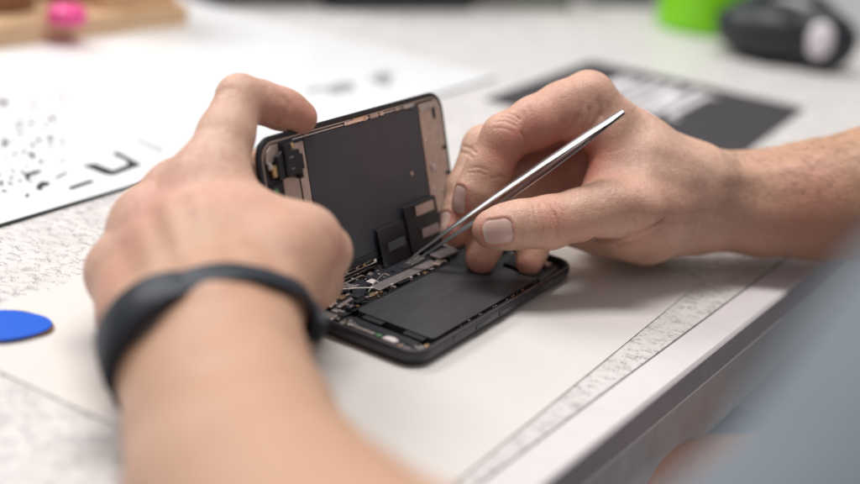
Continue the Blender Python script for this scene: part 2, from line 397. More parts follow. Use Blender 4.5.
MB().lathe([(0, 0), (14, 0), (15, 3), (14, 10), (10, 13), (0, 14)], 0, 0, 32).build('cap_body', PINK, pkp, smooth=True)
tag(pkp, 'hot pink plastic cap standing on the wooden organizer', 'cap')

# far clutter, all strongly out of focus
def bottle(name, loc, prof, mat_, label, cat, capm=None, capprof=None):
    e = tag(empty(name, loc), label, cat); MB().lathe(prof, 0, 0, 40).build('body', mat_, e, smooth=True)
    if capprof: MB().lathe(capprof, 0, 0, 32).build('cap', capm, e, smooth=True)
    return e
gp = ptz(701, 33, 0)
bottle('plastic_bottle', (gp[0], gp[1]+20, .1), [(0, 0), (42, 0), (46, 3), (47, 60), (44, 110), (24, 128), (12, 134), (12, 140), (0, 140)], GREENP, 'bright lime green bottle standing at the back of the desk', 'bottle', WHITEP, [(0, 140.1), (13, 140.1), (13, 160), (11, 162), (0, 162)])
# dark rounded headset cup with a pale oval pad
dp = ptz(772, 70, 0)
dv = tag(empty('headset', (dp[0]+10, dp[1]+45, .1), math.radians(-18)), 'black headset right of the green bottle, its pale oval ear pad showing', 'headset')
def blob(cx, cy, cz, rx, ry, rz_, tiltz=0, pw=2.3):
    rings = []
    for i in range(1, 20):
        ph = math.pi*i/20; cz_ = -math.cos(ph); rr = math.sin(ph)**(2/pw*1.0)
        rings.append([(cx+rx*rr*math.cos(t), cy+ry*rr*math.sin(t), cz+rz_*cz_) for t in [2*math.pi*j/40 for j in range(40)]])
    return MB().loft(rings)
blob(-10, 0, 28, 50, 38, 29).build('ear_cup', DARKP, dv, smooth=True)
blob(36, -6, 28, 38, 24, 30).build('ear_cup', DARKP, dv, smooth=True)
blob(40, -26, 31, 12.5, 7, 17).build('ear_pad', WHITEP, dv, smooth=True)
MB().tube([(-60+130*k/16, 14+26*math.sin(math.pi*k/16), 30+34*math.sin(math.pi*k/16)) for k in range(17)], 6, 12).build('headband', DARKP, dv, smooth=True)
# crumpled grey cloth, far right
cp = ptz(838, 58, 0); cl = MB(); vs = []; fs = []
for i in range(31):
    for j in range(31):
        u, v = i/30*2-1, j/30*2-1; rr = max(abs(u), abs(v)); h = 60*(1-rr**2.2)+12*math.sin(u*7+v*3)*(1-rr)+9*math.sin(v*11-u*5)*(1-rr)+1
        vs.append((cp[0]+120+u*230, cp[1]+280+v*170, h*1.4))
nn = len(vs); vs += [(x, y, .3) for x, y, z in vs]
for i in range(30):
    for j in range(30):
        a = i*31+j; fs += [(a, a+31, a+32, a+1), (nn+a, nn+a+1, nn+a+32, nn+a+31)]
for i in range(30):
    for a, b in ((i*31, (i+1)*31), (i*31+30, (i+1)*31+30), (i, i+1), (930+i, 931+i)): fs.append((a, b, nn+b, nn+a))
tag(cl.add(vs, fs).build('grey_cloth', GREYM, smooth=True), 'crumpled light grey cloth at the far right of the desk', 'cloth')
def case(name, px0, px1, py, y_extra, depth, h, m, label, cat, lidm=None):
    a, b = ptz(px0, py, 0), ptz(px1, py, 0); an = math.atan2(b[1]-a[1], b[0]-a[0]); ln = math.hypot(b[0]-a[0], b[1]-a[1])
    e = tag(empty(name, (a[0], a[1]+y_extra, .2), an), label, cat)
    MB().prism(rrect(0, ln, 0, depth, 8), 0, h*.7).build('tray', m, e, bevel=2)
    MB().prism(rrect(1, ln-1, 1, depth-1, 8), h*.7+.3, h).build('lid', lidm or m, e, bevel=2.5)
    box('latch', lidm or GREYD, e, ln*.45, ln*.55, -3, -.1, h*.5, h*.85, bevel=.5)
case('storage_case', 205, 318, 7, 0, 120, 60, GREYD, 'mid grey storage case at the back of the desk, nearest the wooden organizer', 'case', GREYM)
case('tool_case', 330, 476, 11, 0, 130, 75, DARKP, 'wide black tool case in the middle of the back of the desk', 'case')
case('parts_box', 486, 575, 13, 20, 110, 60, worn(mat('olive_grey_plastic', (.17, .17, .155), .5), 20, .2, .1), 'olive grey parts box behind the dark card', 'box')
case('charger_box', 598, 662, 10, 25, 110, 60, worn(mat('slate_plastic', (.10, .10, .12), .5), 20, .2, .1), 'slate grey box immediately left of the green bottle', 'box')
# ------------------------------------------------------------------ phone
L, Wd, T = 143.6, 70.9, 7.7
phone = tag(empty('opened_phone', (.909, -149.526, .4), 1.0429), 'dismantled dark smartphone opened like a book with its battery and circuit board exposed', 'phone')
hs = MB()
out = [rrect(i_, L-i_, i_, Wd-i_, 10.5-i_, 10) for i_ in (4.6, 2.5, 1.0, .2, 0, .35)]
zs = (0, .5, 1.7, 3.6, 6.2, 7.45)
inn = rrect(2.1, L-2.1, 2.1, Wd-2.1, 8.6, 10); inn0 = rrect(2.2, L-2.2, 2.2, Wd-2.2, 8.5, 10)
rings = [[(x, y, z) for x, y in o_] for o_, z in zip(out, zs)]
rings += [[(x, y, 7.7) for x, y in rrect(.8, L-.8, .8, Wd-.8, 9.8, 10)], [(x, y, 7.7) for x, y in rrect(1.5, L-1.5, 1.5, Wd-1.5, 9.2, 10)], [(x, y, 7.0) for x, y in inn], [(x, y, 3.0) for x, y in inn0]]
hs.loft(rings)
housing = hs.build('housing', GRAPH, phone, smooth=True)
MB().ringprism(rrect(1.55, L-1.55, 1.55, Wd-1.55, 9.1, 10), rrect(2.6, L-2.6, 2.6, Wd-2.6, 8, 10), 6.9, 7.25).build('gasket', RUBBER, housing)
MB().ringprism(rrect(.55, L-.55, .55, Wd-.55, 10, 10), rrect(1.05, L-1.05, 1.05, Wd-1.05, 9.6, 10), 7.3, 7.78).build('rim', worn(mat('rim_metal', (.22, .20, .22), .3, .8), 200, .1, .1), housing)
# side buttons and slots on the near long side
for u0, u1 in ((46, 58), (66, 73)): MB().prism(rrect(u0, u1, -.22, .3, .2, 3), 3.9, 5.9).build('side_button', GRAPH, housing, bevel=.2)
for u0, u1 in ((27, 27.8), (118, 118.8)): box('antenna_line', RUBBER, housing, u0, u1, -.04, 1.0, 3.8, 7.3, bevel=.03)
MB().prism(rrect(100, 112, -.06, .3, .1, 2), 4.0, 5.4).build('sim_tray', GRAPH, housing, bevel=.1)
# interior floor
MB().prism(rrect(3, L-3, 3, Wd-3, 7, 10), 3.05, 3.5).build('inner_floor', RUBBER, housing)
b_ = MB().prism(rrect(19, 112, 5.0, 44.2, 2.2, 5), 3.52, 6.9, ).build('battery', BATT, phone, bevel=.7, seg=3)
box('pull_tab', RUBBER, b_, 15.4, 19.0, 8, 18, 5.4, 6.4, bevel=.2); box('pull_tab', RUBBER, b_, 15.4, 19.0, 29, 39, 5.4, 6.4, bevel=.2)
box('battery_margin', FLEX, b_, 17.6, 111, 44.6, 45.9, 4.2, 6.6, bevel=.2)
# lower module (speaker end), near short side
MB().prism(rrect(3.4, 14, 6, 44, 3, 5), 3.52, 5.9).build('speaker_module', RUBBER, phone, bevel=.4)
box('speaker_plate', PCB, phone, 9, 13.6, 8, 42, 5.95, 6.25, bevel=.15)
box('dock_bracket', STEEL, phone, 2.9, 5.0, 24.3, 35.5, 6.6, 7.9, bevel=.25)
box('dock_bracket', STEEL, phone, 3.8, 7.0, 35.4, 38.6, 6.2, 7.5, bevel=.25, rz=.3)
box('dock_screw_tab', STEEL, phone, 3.0, 5.8, 39.5, 41.6, 6.2, 7.2, bevel=.25)
MB().prism([(2.8, 14), (5.6, 13.2), (7.0, 16.5), (6.2, 19.4), (3.0, 20.2)], 6.6, 7.8).build('antenna_plate', PALE, phone, bevel=.25)
box('antenna_tab', GOLD, phone, 2.2, 4.3, 10.3, 12.8, 6.1, 7.2, bevel=.2)
MB().lathe([(0, 6.0), (1.3, 6.0), (1.3, 7.1), (.9, 7.3), (0, 7.2)], 5.3, 23.0, 16).build('green_contact', GREEN, phone, smooth=True)
box('corner_bracket', SHIELD, phone, 2.4, 5.0, 6.6, 9.6, 6.2, 7.0, bevel=.3, rz=.5)
box('corner_bracket', STEEL, phone, 6.2, 9.8, 2.9, 5.2, 6.1, 7.3, bevel=.3)
box('corner_bracket', GOLD, phone, 10.4, 13.4, 2.8, 4.6, 6.1, 7.1, bevel=.3)
def screw(parent, u, v, z, r=.85, m=None):
    s_ = MB().lathe([(0, z-.9), (r, z-.9), (r, z-.15), (r*.8, z), (0, z)], u, v, 14).build('screw', m or STEEL, parent, smooth=True)
    MB().box(u-r*.6, u+r*.6, v-.12, v+.12, z+.003, z+.03, .7).build('slot', HOLE, s_)
for u, v in ((4.6, 11), (7.6, 6.2), (3.4, 33), (8.2, 39.5), (6, 44.5), (13.2, 47.2), (35.5, 48.5), (59, 60.5), (66.9, 49.5), (72.8, 47.5), (119, 53.3), (96, 48), (131, 30), (127, 12), (137, 17), (52, 47), (45.5, 66), (83, 66.2), (106, 66)):
    screw(phone, u, v, 7.25)
# logic board strip along the hinge side
MB().prism([(9, 46.4), (140, 46.4), (140, 66.8), (128, 67.4), (20, 67.4), (9, 60)], 3.52, 5.0).build('logic_board', PCB, phone, bevel=.2)
MB().prism([(114.5, 4.5), (139, 6), (139, 46), (114.5, 46)], 3.52, 5.2).build('camera_bay_board', PCB, phone, bevel=.2)
box('pink_plate', COPPER, phone, 12.8, 20.2, 54.6, 58.8, 6.0, 6.9, bevel=.3, rz=.35)
box('silver_bar', SHIELD, phone, 15.6, 27.8, 51.3, 53.2, 6.0, 7.0, bevel=.3, rz=.12)
box('coax_bracket', STEEL, phone, 2.6, 8.0, 45.6, 51.8, 5.8, 7.4, bevel=.35, rz=.15)
box('coax_bracket', GOLD, phone, 3.5, 7.0, 52.4, 56.6, 5.8, 7.2, bevel=.35)
MB().prism([(44, 49.5), (92, 48.6), (92.5, 53.4), (60, 54.6), (44, 54.8)], 6.0, 6.9).build('battery_flex', SHIELD, phone, bevel=.3)
box('white_label', PALE, phone, 47.5, 52.0, 55.6, 59.6, 6.55, 6.95, bevel=.15)
box('processor_shield', PCB, phone, 52, 84, 55.2, 64.5, 5.2, 6.6, bevel=.4)
box('flex_connector', STEEL, phone, 79.5, 86, 55.5, 59.5, 6.65, 7.3, bevel=.25)
box('board_shield', SHIELD, phone, 97.5, 113.5, 50.5, 57.2, 5.4, 7.2, bevel=.45, rz=-.03)
box('board_shield', COPPER, phone, 89.5, 95.5, 47.4, 51.0, 5.4, 7.0, bevel=.35, rz=.15)
box('board_shield', STEEL, phone, 114.8, 124, 54, 61, 5.4, 7.0, bevel=.4)
box('side_rail', STEEL, phone, 34, 66, 66.9, 67.7, 6.4, 7.5, bevel=.15)
box('side_rail', SHIELD, phone, 70, 104, 67.2, 67.9, 6.4, 7.4, bevel=.15)
for pts_, r in (([(25, 60.5, 6.6), (31, 61.5, 7.2), (38, 57, 7.2), (43.5, 52.6, 7.1)], .35), ([(38, 51.6, 7.0), (47, 55.0, 7.25), (60, 58.8, 7.1)], .3), ([(20, 63.5, 6.4), (34, 64.6, 6.9), (52, 65.2, 6.6)], .35)):
    MB().tube(pts_, r, 8).build('antenna_cable', STEEL, phone, smooth=True)
for k, (u, v, w, d, m_) in enumerate([(27, 57.5, 4.5, 2.6, GOLD), (33, 53.5, 5, 3, PCB), (38.8, 49.5, 3.2, 2.4, GOLD), (29, 49.4, 7, 2.4, FLEX), (40.5, 61.6, 6, 3.2, SHIELD), (23.5, 64.9, 3.2, 2.0, STEEL), (30.5, 65.6, 2.2, 1.4, GOLD),
                                     (60.5, 47.6, 8, 1.8, FLEX), (78.5, 47.4, 3.0, 1.8, GOLD), (84.6, 47.4, 2.4, 1.5, STEEL), (57, 63.5, 2.8, 1.6, STEEL), (89.5, 58.3, 5, 3.6, SHIELD), (93.5, 64, 6.5, 3.2, PCB), (103, 61.3, 8, 4, PCB),
                                     (20.5, 48.2, 5.2, 1.8, PCB), (24.6, 60.8, 2.6, 2.2, STEEL), (69.2, 65.6, 4, 1.6, SHIELD), (129.5, 57, 7, 7, PCB), (132, 40, 9, 9, GRAPH), (121, 38, 7, 9, PCB), (132, 24, 7, 5, SHIELD), (120, 22, 6, 10, RUBBER), (133, 12, 5, 5, COPPER),
                                     (12, 50, 3, 3, SHIELD), (14.4, 62, 5, 2.2, RUBBER)]):
    box('connector' if m_ in (GOLD, STEEL) else 'chip', m_, phone, u-w/2, u+w/2, v-d/2, v+d/2, 5.0, 6.3+.25*(k % 4), bevel=.22, rz=((k*37) % 7-3)*.02)
rr_ = random.Random(3)
for k in range(70):
    u = rr_.uniform(11, 112); v = rr_.choice([rr_.uniform(46.8, 49.5), rr_.uniform(59.5, 66.3), rr_.uniform(50, 66)]); w, d = rr_.uniform(.6, 2.4), rr_.uniform(.5, 1.5)
    box('tiny_chip', rr_.choice([STEEL, GOLD, PCB, FLEX, SHIELD, PCB, STEEL]), phone, u, u+w, v, v+d, 5.005, 5.9+rr_.random()*.9, bevel=.1, rz=rr_.choice([0, 0, 1.57, .1]))
for k in range(64):
    u = rr_.uniform(11, 70); v = rr_.uniform(46.8, 66); w, d = rr_.uniform(.7, 3.0), rr_.uniform(.5, 1.5)
    box('tiny_chip', rr_.choice([STEEL, GOLD, SHIELD, COPPER, PCB, STEEL, PALE]), phone, u, u+w, v, v+d, 5.2, 6.5+rr_.random()*.8, bevel=.12, rz=rr_.choice([0, 0, .15, 1.57]))
for k in range(26):
    u = rr_.uniform(3.4, 6.8) if k % 2 else rr_.uniform(18, 112); v = rr_.uniform(6, 44) if k % 2 else rr_.uniform(2.75, 3.5); w = rr_.uniform(.4, 1.6); d = rr_.uniform(.3, .7) if not k % 2 else rr_.uniform(.5, 1.6)
    box('clip', rr_.choice([STEEL, GOLD, SHIELD]), phone, u, u+w, v, v+d, 6.3, 7.28+.2*rr_.random(), bevel=.08)

# screen assembly
PHI = math.pi-1.8661
scr = empty('screen_assembly', (-3.67, Wd-4.32, T+.38), 0, phone); scr.rotation_euler = (PHI, 0, 0)
# the screen is a part of the phone, its pieces are sub-parts
def sp(name, m, x0, x1, y0, y1, z0, z1, bevel=.15, rz=0): return box(name, m, scr, x0, x1, y0, y1, z0, z1, bevel, rz)
fr = MB(); o1 = rrect(0, L, 0, Wd, 10.3, 10); 
fr.loft([[(x, y, -2.6) for x, y in rrect(1.2, L-1.2, 1.2, Wd-1.2, 9.2, 10)], [(x, y, -1.9) for x, y in rrect(.15, L-.15, .15, Wd-.15, 10.2, 10)], [(x, y, -.6) for x, y in o1],
         [(x, y, -.1) for x, y in rrect(.3, L-.3, .3, Wd-.3, 10, 10)], [(x, y, -.1) for x, y in rrect(2.0, L-2.0, 2.0, Wd-2.0, 8.6, 10)], [(x, y, -.5) for x, y in rrect(2.3, L-2.3, 2.3, Wd-2.3, 8.4, 10)]])
fr.build('glass_frame', RUBBER, scr, smooth=True)
MB().ringprism(rrect(2.35, L-2.35, 2.35, Wd-2.35, 8.3, 10), rrect(3.0, L-3.0, 3.0, Wd-3.0, 7.8, 10), -.45, .12).build('metal_lip', COPPER, scr)
MB().prism(rrect(3.1, L-3.1, 3.1, Wd-3.1, 7.7, 10), -.45, -.1).build('base_foil', GRAPH, scr)
MB().prism([(30.6, 6), (120.2, 6), (120.2, 66.3), (30.6, 66.3)], -.08, .45).build('black_panel', PANEL, scr, bevel=.12)
# right hand copper plate
MB().prism([(120.8, 4.5), (139.9, 4.5), (140, 58), (139.5, 63.5), (136.5, 66.7), (120.8, 66.7)], -.08, .7).build('copper_plate', COPPER, scr, bevel=.25)
MB().prism([(121.6, 62.8), (131.5, 64.3), (131.4, 65.9), (121.4, 65.0)], .72, 1.15).build('bright_tab', STEEL, scr, bevel=.15)
MB().prism(rrect(132, 134.8, 57.7, 63.6, 1.35, 6), .705, .76).build('sensor_hole', HOLE, scr)
MB().lathe([(0, .7), (.45, .7), (.45, .74), (0, .74)], 127.5, 53.9, 14).build('pin_hole', HOLE, scr)
MB().prism(rrect(123.8, 128.6, 32.3, 37.2, 1.4, 6), .705, .95).build('screw_boss', SHIELD, scr, bevel=.15)
MB().prism(rrect(125.0, 128.0, 33.2, 36.6, .9, 6), .955, 1.3).build('screw_boss', STEEL, scr, bevel=.25)
for y in (41.5, 28.5): MB().prism(rrect(137.2, 140.9, y, y+1.9, .5, 4), .705, .95).build('notch', RUBBER, scr)
for x, y in ((123.4, 48.5), (134, 46), (131, 22.5), (124.4, 24)): MB().lathe([(0, .7), (.6, .7), (.5, 1.0), (0, 1.0)], x, y, 14).build('rivet', STEEL, scr, smooth=True)
# left copper strips and the black module
MB().prism([(24.6, 6), (29.9, 6), (29.9, 65.4), (21.5, 65.0), (21.5, 62.4), (24.6, 62.4)], -.08, .55).build('copper_strip', COPPER, scr, bevel=.15)
MB().prism([(13.0, 6), (23.4, 6), (23.4, 52), (13.0, 52)], -.08, .6).build('copper_plate', COPPER, scr, bevel=.25)
MB().prism([(4.5, 60), (13.5, 60), (13.5, 67), (9, 67), (5.4, 64.5)], -.08, .25).build('corner_foil', COPPER, scr, bevel=.15)
MB().prism([(12.8, 52.5), (21.4, 52.5), (21.4, 50.4), (23.6, 50.4), (23.6, 54), (24.9, 54), (24.9, 60.8), (23.2, 60.8), (23.2, 63), (18.6, 63), (18.6, 66.4), (13.6, 66.4)], .65, 3.6).build('earpiece_module', FLEX, scr, bevel=.5)
box('module_mark', SHIELD, scr, 16.0, 18.6, 60.2, 60.6, 3.61, 3.68, .02); box('module_mark', SHIELD, scr, 16.0, 18.2, 55.4, 55.8, 3.61, 3.68, .02)
box('module_recess', HOLE, scr, 19.8, 21.2, 57.8, 61.4, 3.61, 3.66, .02)
sp('gold_contact', GOLD, 18.9, 21.6, 63.3, 66.2, .6, 2.2, .3); sp('gold_contact', GOLD, 6.2, 9.2, 53.6, 58.6, .3, 1.9, .4, .1); sp('gold_contact', STEEL, 4.5, 6.6, 57.2, 60.2, .3, 1.6, .3)
MB().prism([(8.8, 52), (12.9, 52), (12.9, 64), (9.4, 62)], .3, 2.6).build('module_wing', RUBBER, scr, bevel=.4)
sp('black_flex', FLEX, 4.0, 12.7, 6, 51, -.05, .9, .3)
MB().lathe([(0, .3), (1.5, .3), (1.5, 1.2), (1.0, 1.4), (0, 1.4)], 7.2, 47.5, 18).build('green_contact', GREEN, scr, smooth=True)
# silver rail along the upper edge
sp('silver_rail', STEEL, 23, 60, 66.75, 67.35, .12, .5, .1); sp('silver_rail', STEEL, 76, 119, 66.9, 67.5, .12, .5, .1); sp('rail_gap', RUBBER, 23, 119, 67.45, 68.0, .12, .3, .05)
for x0, x1, y0, y1, m_ in ((60, 78, 66.5, 68.0, STEEL), (66.5, 75, 67.9, 68.5, GOLD), (80, 86.5, 66.4, 68.3, COPPER), (74.6, 76.6, 66.2, 68.6, GOLD), (88, 91, 66.5, 68.1, STEEL), (101, 104, 66.6, 68.0, COPPER), (108, 116.5, 66.5, 68.2, STEEL)):
    sp('rail_clip', m_, x0, x1, y0, y1, .5, .95, .12)
MB().lathe([(0, .45), (1.05, .45), (1.05, .55), (.7, .58), (0, .5)], 107.7, 35.1, 20).build('ring_mark', COPPER, scr, smooth=True)
# flex cables that rise from the board to the screen
def strap3(name, pts_, width, m_, parent, th=.35):
    """a ribbon along x = width, running through (y, z) points, given in screen coordinates"""
    x0, x1 = width; rings = []
    for k, (y, z) in enumerate(pts_):
        a = pts_[max(k-1, 0)]; b = pts_[min(k+1, len(pts_)-1)]; ty, tz = b[0]-a[0], b[1]-a[1]; l_ = math.hypot(ty, tz); ny, nz = -tz/l_*th/2, ty/l_*th/2
        rings.append([(x0, y+ny, z+nz), (x1, y+ny, z+nz), (x1, y-ny, z-nz), (x0, y-ny, z-nz)])
    return MB().loft(rings).build(name, m_, parent, bevel=.08)
strap3('display_flex', [(15.8, 1.2), (14.8, 2.0), (8, 2.6), (2.0, 3.0), (-2.2, 3.4)], (70.3, 93), FLEX, scr, .7)
strap3('display_flex', [(21.4, 1.6), (20.6, 2.4), (12, 3.0), (4, 3.6), (-2, 4.2)], (93.4, 121.5), FLEX, scr, .7)
sp('flex_window', COPPER, 102.6, 118.4, 14.9, 19.7, 2.9, 3.35, .1); sp('flex_window', GREYD, 76, 90, 4.0, 8.0, 3.0, 3.4, .1)
sp('flex_window', SHIELD, 104, 119, 3.6, 8.0, 3.9, 4.4, .1)
strap3('display_flex', [(11.5, .9), (10.8, 1.8), (5, 3.0), (0, 5), (-1.6, 9)], (122.5, 137), FLEX, scr, .6)
sp('flex_window', COPPER, 125, 135, 4.5, 8.0, 3.0, 3.6, .2)
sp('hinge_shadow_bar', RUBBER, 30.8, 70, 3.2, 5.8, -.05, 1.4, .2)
sp('hinge_rail', STEEL, 34, 69, 1.2, 1.7, .2, 1.2, .12)
for x in (44, 52, 57.5, 66): sp('hinge_clip', GOLD if x % 2 else STEEL, x, x+1.8, 1.7, 3.0, .3, 1.5, .15)

# ------------------------------------------------------------------ tweezers
TA, TB = pt(398.0, 270.0, 578.0), pt(623.5, 111.5, 560)
ax = TB-TA; TL_ = np.linalg.norm(ax); ax /= TL_
view = -FW; 
pinch = np.cross(ax, view); pinch /= np.linalg.norm(pinch)            # towards the upper left or lower right
if pinch@UP < 0: pinch = -pinch
face = np.cross(ax, pinch); face /= np.linalg.norm(face)
if face@view < 0: face = -face
tilt = math.radians(28); pn = math.cos(tilt)*pinch+math.sin(tilt)*face; fn = -math.sin(tilt)*pinch+math.cos(tilt)*face
# object frame: x = axis, y = face width, z = pinch direction
tw = empty('tweezers'); Mx = Matrix(((ax[0], -fn[0], pn[0], TA[0]*S), (ax[1], -fn[1], pn[1], TA[1]*S), (ax[2], -fn[2], pn[2], TA[2]*S), (0, 0, 0, 1)))
if Mx.to_3x3().determinant() < 0: Mx = Matrix(((ax[0], fn[0], pn[0], TA[0]*S), (ax[1], fn[1], pn[1], TA[1]*S), (ax[2], fn[2], pn[2], TA[2]*S), (0, 0, 0, 1)))
tw.matrix_world = Mx
tag(tw, 'polished steel tweezers held in the right hand with their fine tips on the circuit board', 'tweezers')
def interp(t, tab):
    return float(np.interp(t, [a for a, b in tab], [b for a, b in tab]))
for sgn in (1, -1):
    rings = []
    for k in range(61):
        t = k/60
        w = .66*interp(t, [(0, 1.0), (.08, 2.0), (.2, 4.0), (.35, 5.8), (.5, 7.2), (.7, 8.2), (.85, 8.4), (.95, 7.6), (1, 5.6)])/2
        g = 1.1*interp(t, [(0, .35), (.1, 1.0), (.25, 1.6), (.45, 1.8), (.65, 1.6), (.85, .8), (.93, .25), (1, .1)])
        th = interp(t, [(0, .4), (.2, .85), (.5, 1.0), (1, .8)])
        r = []
        for yy, zz in ((-w, .05), (-w*.86, 0), (w*.86, 0), (w, .05), (w, th*.55), (w*.72, th*.9), (0, th), (-w*.72, th*.9), (-w, th*.55)):
            r.append((t*TL_, yy, sgn*(g+zz)))
        rings.append(r)
    MB().loft(rings).build('arm', CHROME, tw, bevel=.12)
MB().loft([[(TL_*x, y*s_, z*s_) for y, z in ((-1.7, -.7), (1.7, -.7), (1.7, .7), (-1.7, .7))] for x, s_ in ((.92, .9), (.955, 1), (.985, .6))]).build('joint', CHROME, tw, bevel=.3)
# ------------------------------------------------------------------ person: smooth implicit surfaces turned into one mesh
def smin(a, b, k):
    h = np.clip(.5+.5*(b-a)/k, 0, 1); return b*(1-h)+a*h-k*h*(1-h)
def cone(p, a, b, ra, rb):
    pa = p-a; ba = b-a; h = np.clip((pa@ba)/(ba@ba), 0, 1); d = pa-h[:, None]*ba
    return np.sqrt(np.einsum('ij,ij->i', d, d))-(ra+(rb-ra)*h)
class Chain:
    """a run of round cones: [(x, y, z, r), ...]; flat = optional (direction, squash) for an oval section"""
    def __init__(s, pts, k=2.0, flat=None): s.p = [(np.array(q[:3], float), q[3]) for q in pts]; s.k = k; s.flat = flat
    def __call__(s, P):
        d = None
        for (a, ra), (b, rb) in zip(s.p[:-1], s.p[1:]):
            if s.flat:
                n, q = s.flat; m = (a+b)/2
                P2 = P-((P-m)@n)[:, None]*n*(1-q)
                e = cone(P2, a-((a-m)@n)*n*(1-q), b-((b-m)@n)*n*(1-q), ra, rb)
            else: e = cone(P, a, b, ra, rb)
            d = e if d is None else smin(d, e, s.k)
        return d
    def bounds(s):
        if hasattr(s, 'bb'): return s.bb
        a = np.array([q for q, r in s.p]); r = max(r for q, r in s.p)*1.1+1; s.bb = (a.min(0)-r, a.max(0)+r); return s.bb
class Limb:
    def __init__(s): s.fingers = []; s.palm = []; s.disp = []; s.nails = []; s.red = []; s.kp = 7; s.kf = 5; s.tan = None
    def base(s, P):
        lo, hi = P.min(0), P.max(0); cull = np.linalg.norm(hi-lo) < 60
        def far(c):
            if not cull: return False
            a, b = c.bounds(); return np.linalg.norm(np.maximum(np.maximum(a-hi, lo-b), 0)) > 14
        big = np.full(len(P), 30.); d = f = None
        for c in s.palm:
            if far(c): continue
            e = c(P); d = e if d is None else smin(d, e, s.kp)
        for c in s.fingers:
            if far(c): continue
            e = c(P); f = e if f is None else smin(f, e, .7)
        if d is None: d = big
        return d if f is None else smin(d, f, s.kf)
    def near_poly(s, P, pl):
        """squared distance from points to a polyline"""
        best = np.full(len(P), 1e9)
        for a, b in zip(pl[:-1], pl[1:]):
            pa = P-a; ba = b-a; h = np.clip((pa@ba)/(ba@ba+1e-9), 0, 1); d = pa-h[:, None]*ba; best = np.minimum(best, np.einsum('ij,ij->i', d, d))
        return best
    def nail_e(s, P, nl):
        c, t, n, sd, hw, hl = nl; q = P-c; u = q@sd; v = q@t; h = q@n
        r = min(hw, hl)*.62; dx = np.abs(u)-(hw-r); dy = np.abs(v)-(hl-r)
        e = np.hypot(np.maximum(dx, 0), np.maximum(dy, 0))+np.minimum(np.maximum(dx, dy), 0)-r
        return e, u, v, h
    def __call__(s, P):
        d = s.base(P)
        Pl, Ph = P.min(0), P.max(0)
        for pl, depth, w in s.disp:
            lo = pl.min(0)-3*w; hi = pl.max(0)+3*w
            if (Pl > hi).any() or (Ph < lo).any(): continue
            m = np.all((P > lo) & (P < hi), 1)
            if m.any(): d[m] += depth*np.exp(-s.near_poly(P[m], pl)/w**2)
        for nl in s.nails:
            m = np.linalg.norm(P-nl[0], axis=1) < 16
            if m.any():
                e, u, v, h = s.nail_e(P[m], nl); ok = (h > -7) & (h < 5)
                back = np.clip((-v+nl[5]*.85)/2.0, 0, 1)            # fold of skin round the sides and the root, none at the free edge
                dd = .26*np.exp(-(e/.45)**2)*(.35+.65*back)-.30*back*np.exp(-((e-1.0)/.9)**2)-.08*(e < 0)
                d[m] += np.where(ok, dd, 0)
        return d
    def hit(s, px, py, d0=330, fn=None):
        px = np.atleast_1d(px).astype(float); py = np.atleast_1d(py).astype(float)
        dr = FW[None]+RT[None]*((px-430)/FPX)[:, None]-UP[None]*((py-242)/FPX)[:, None]; ln = np.linalg.norm(dr, axis=1); t = np.full(len(px), float(d0))
        for _ in range(70):
            st_ = (fn or s.base)(CAM+dr*t[:, None])*.9/ln; t += st_; t = np.minimum(t, 900)
            if np.abs(st_).max() < .02: break
        return CAM+dr*t[:, None]
    def grad(s, P, fn=None, e=.3):
        fn = fn or s.base; g = np.stack([fn(P+np.eye(3)[i]*e)-fn(P-np.eye(3)[i]*e) for i in range(3)], 1)
        return g/np.maximum(np.linalg.norm(g, axis=1, keepdims=True), 1e-9)
    def crease(s, pts, depth=.6, w=.7):
        if 0 < w < 1.2 and depth < 1.2: depth *= 1.45
        """a fold or a swelling running over the surface through these picture points"""
        pts = np.array(pts, float); n = 5; fine = []
        for a, b in zip(pts[:-1], pts[1:]):
            for k in range(n): fine.append(a+(b-a)*k/n)
        fine.append(pts[-1]); fine = np.array(fine); s.disp.append((s.hit(fine[:, 0], fine[:, 1]), depth, w))
    def nail(s, px, py, tip, hw, hl, push=None):
        c = s.hit(px, py)[0]; n = s.grad(c[None])[0]
        if push is not None: n = n+push; n /= np.linalg.norm(n)
        t = tip-c; t -= (t@n)*n; t /= np.linalg.norm(t); s.nails.append((c, t, n, np.cross(n, t), hw, hl))
    def redspot(s, px, py, r, k=1.): s.red.append((s.hit(px, py)[0], r, k))
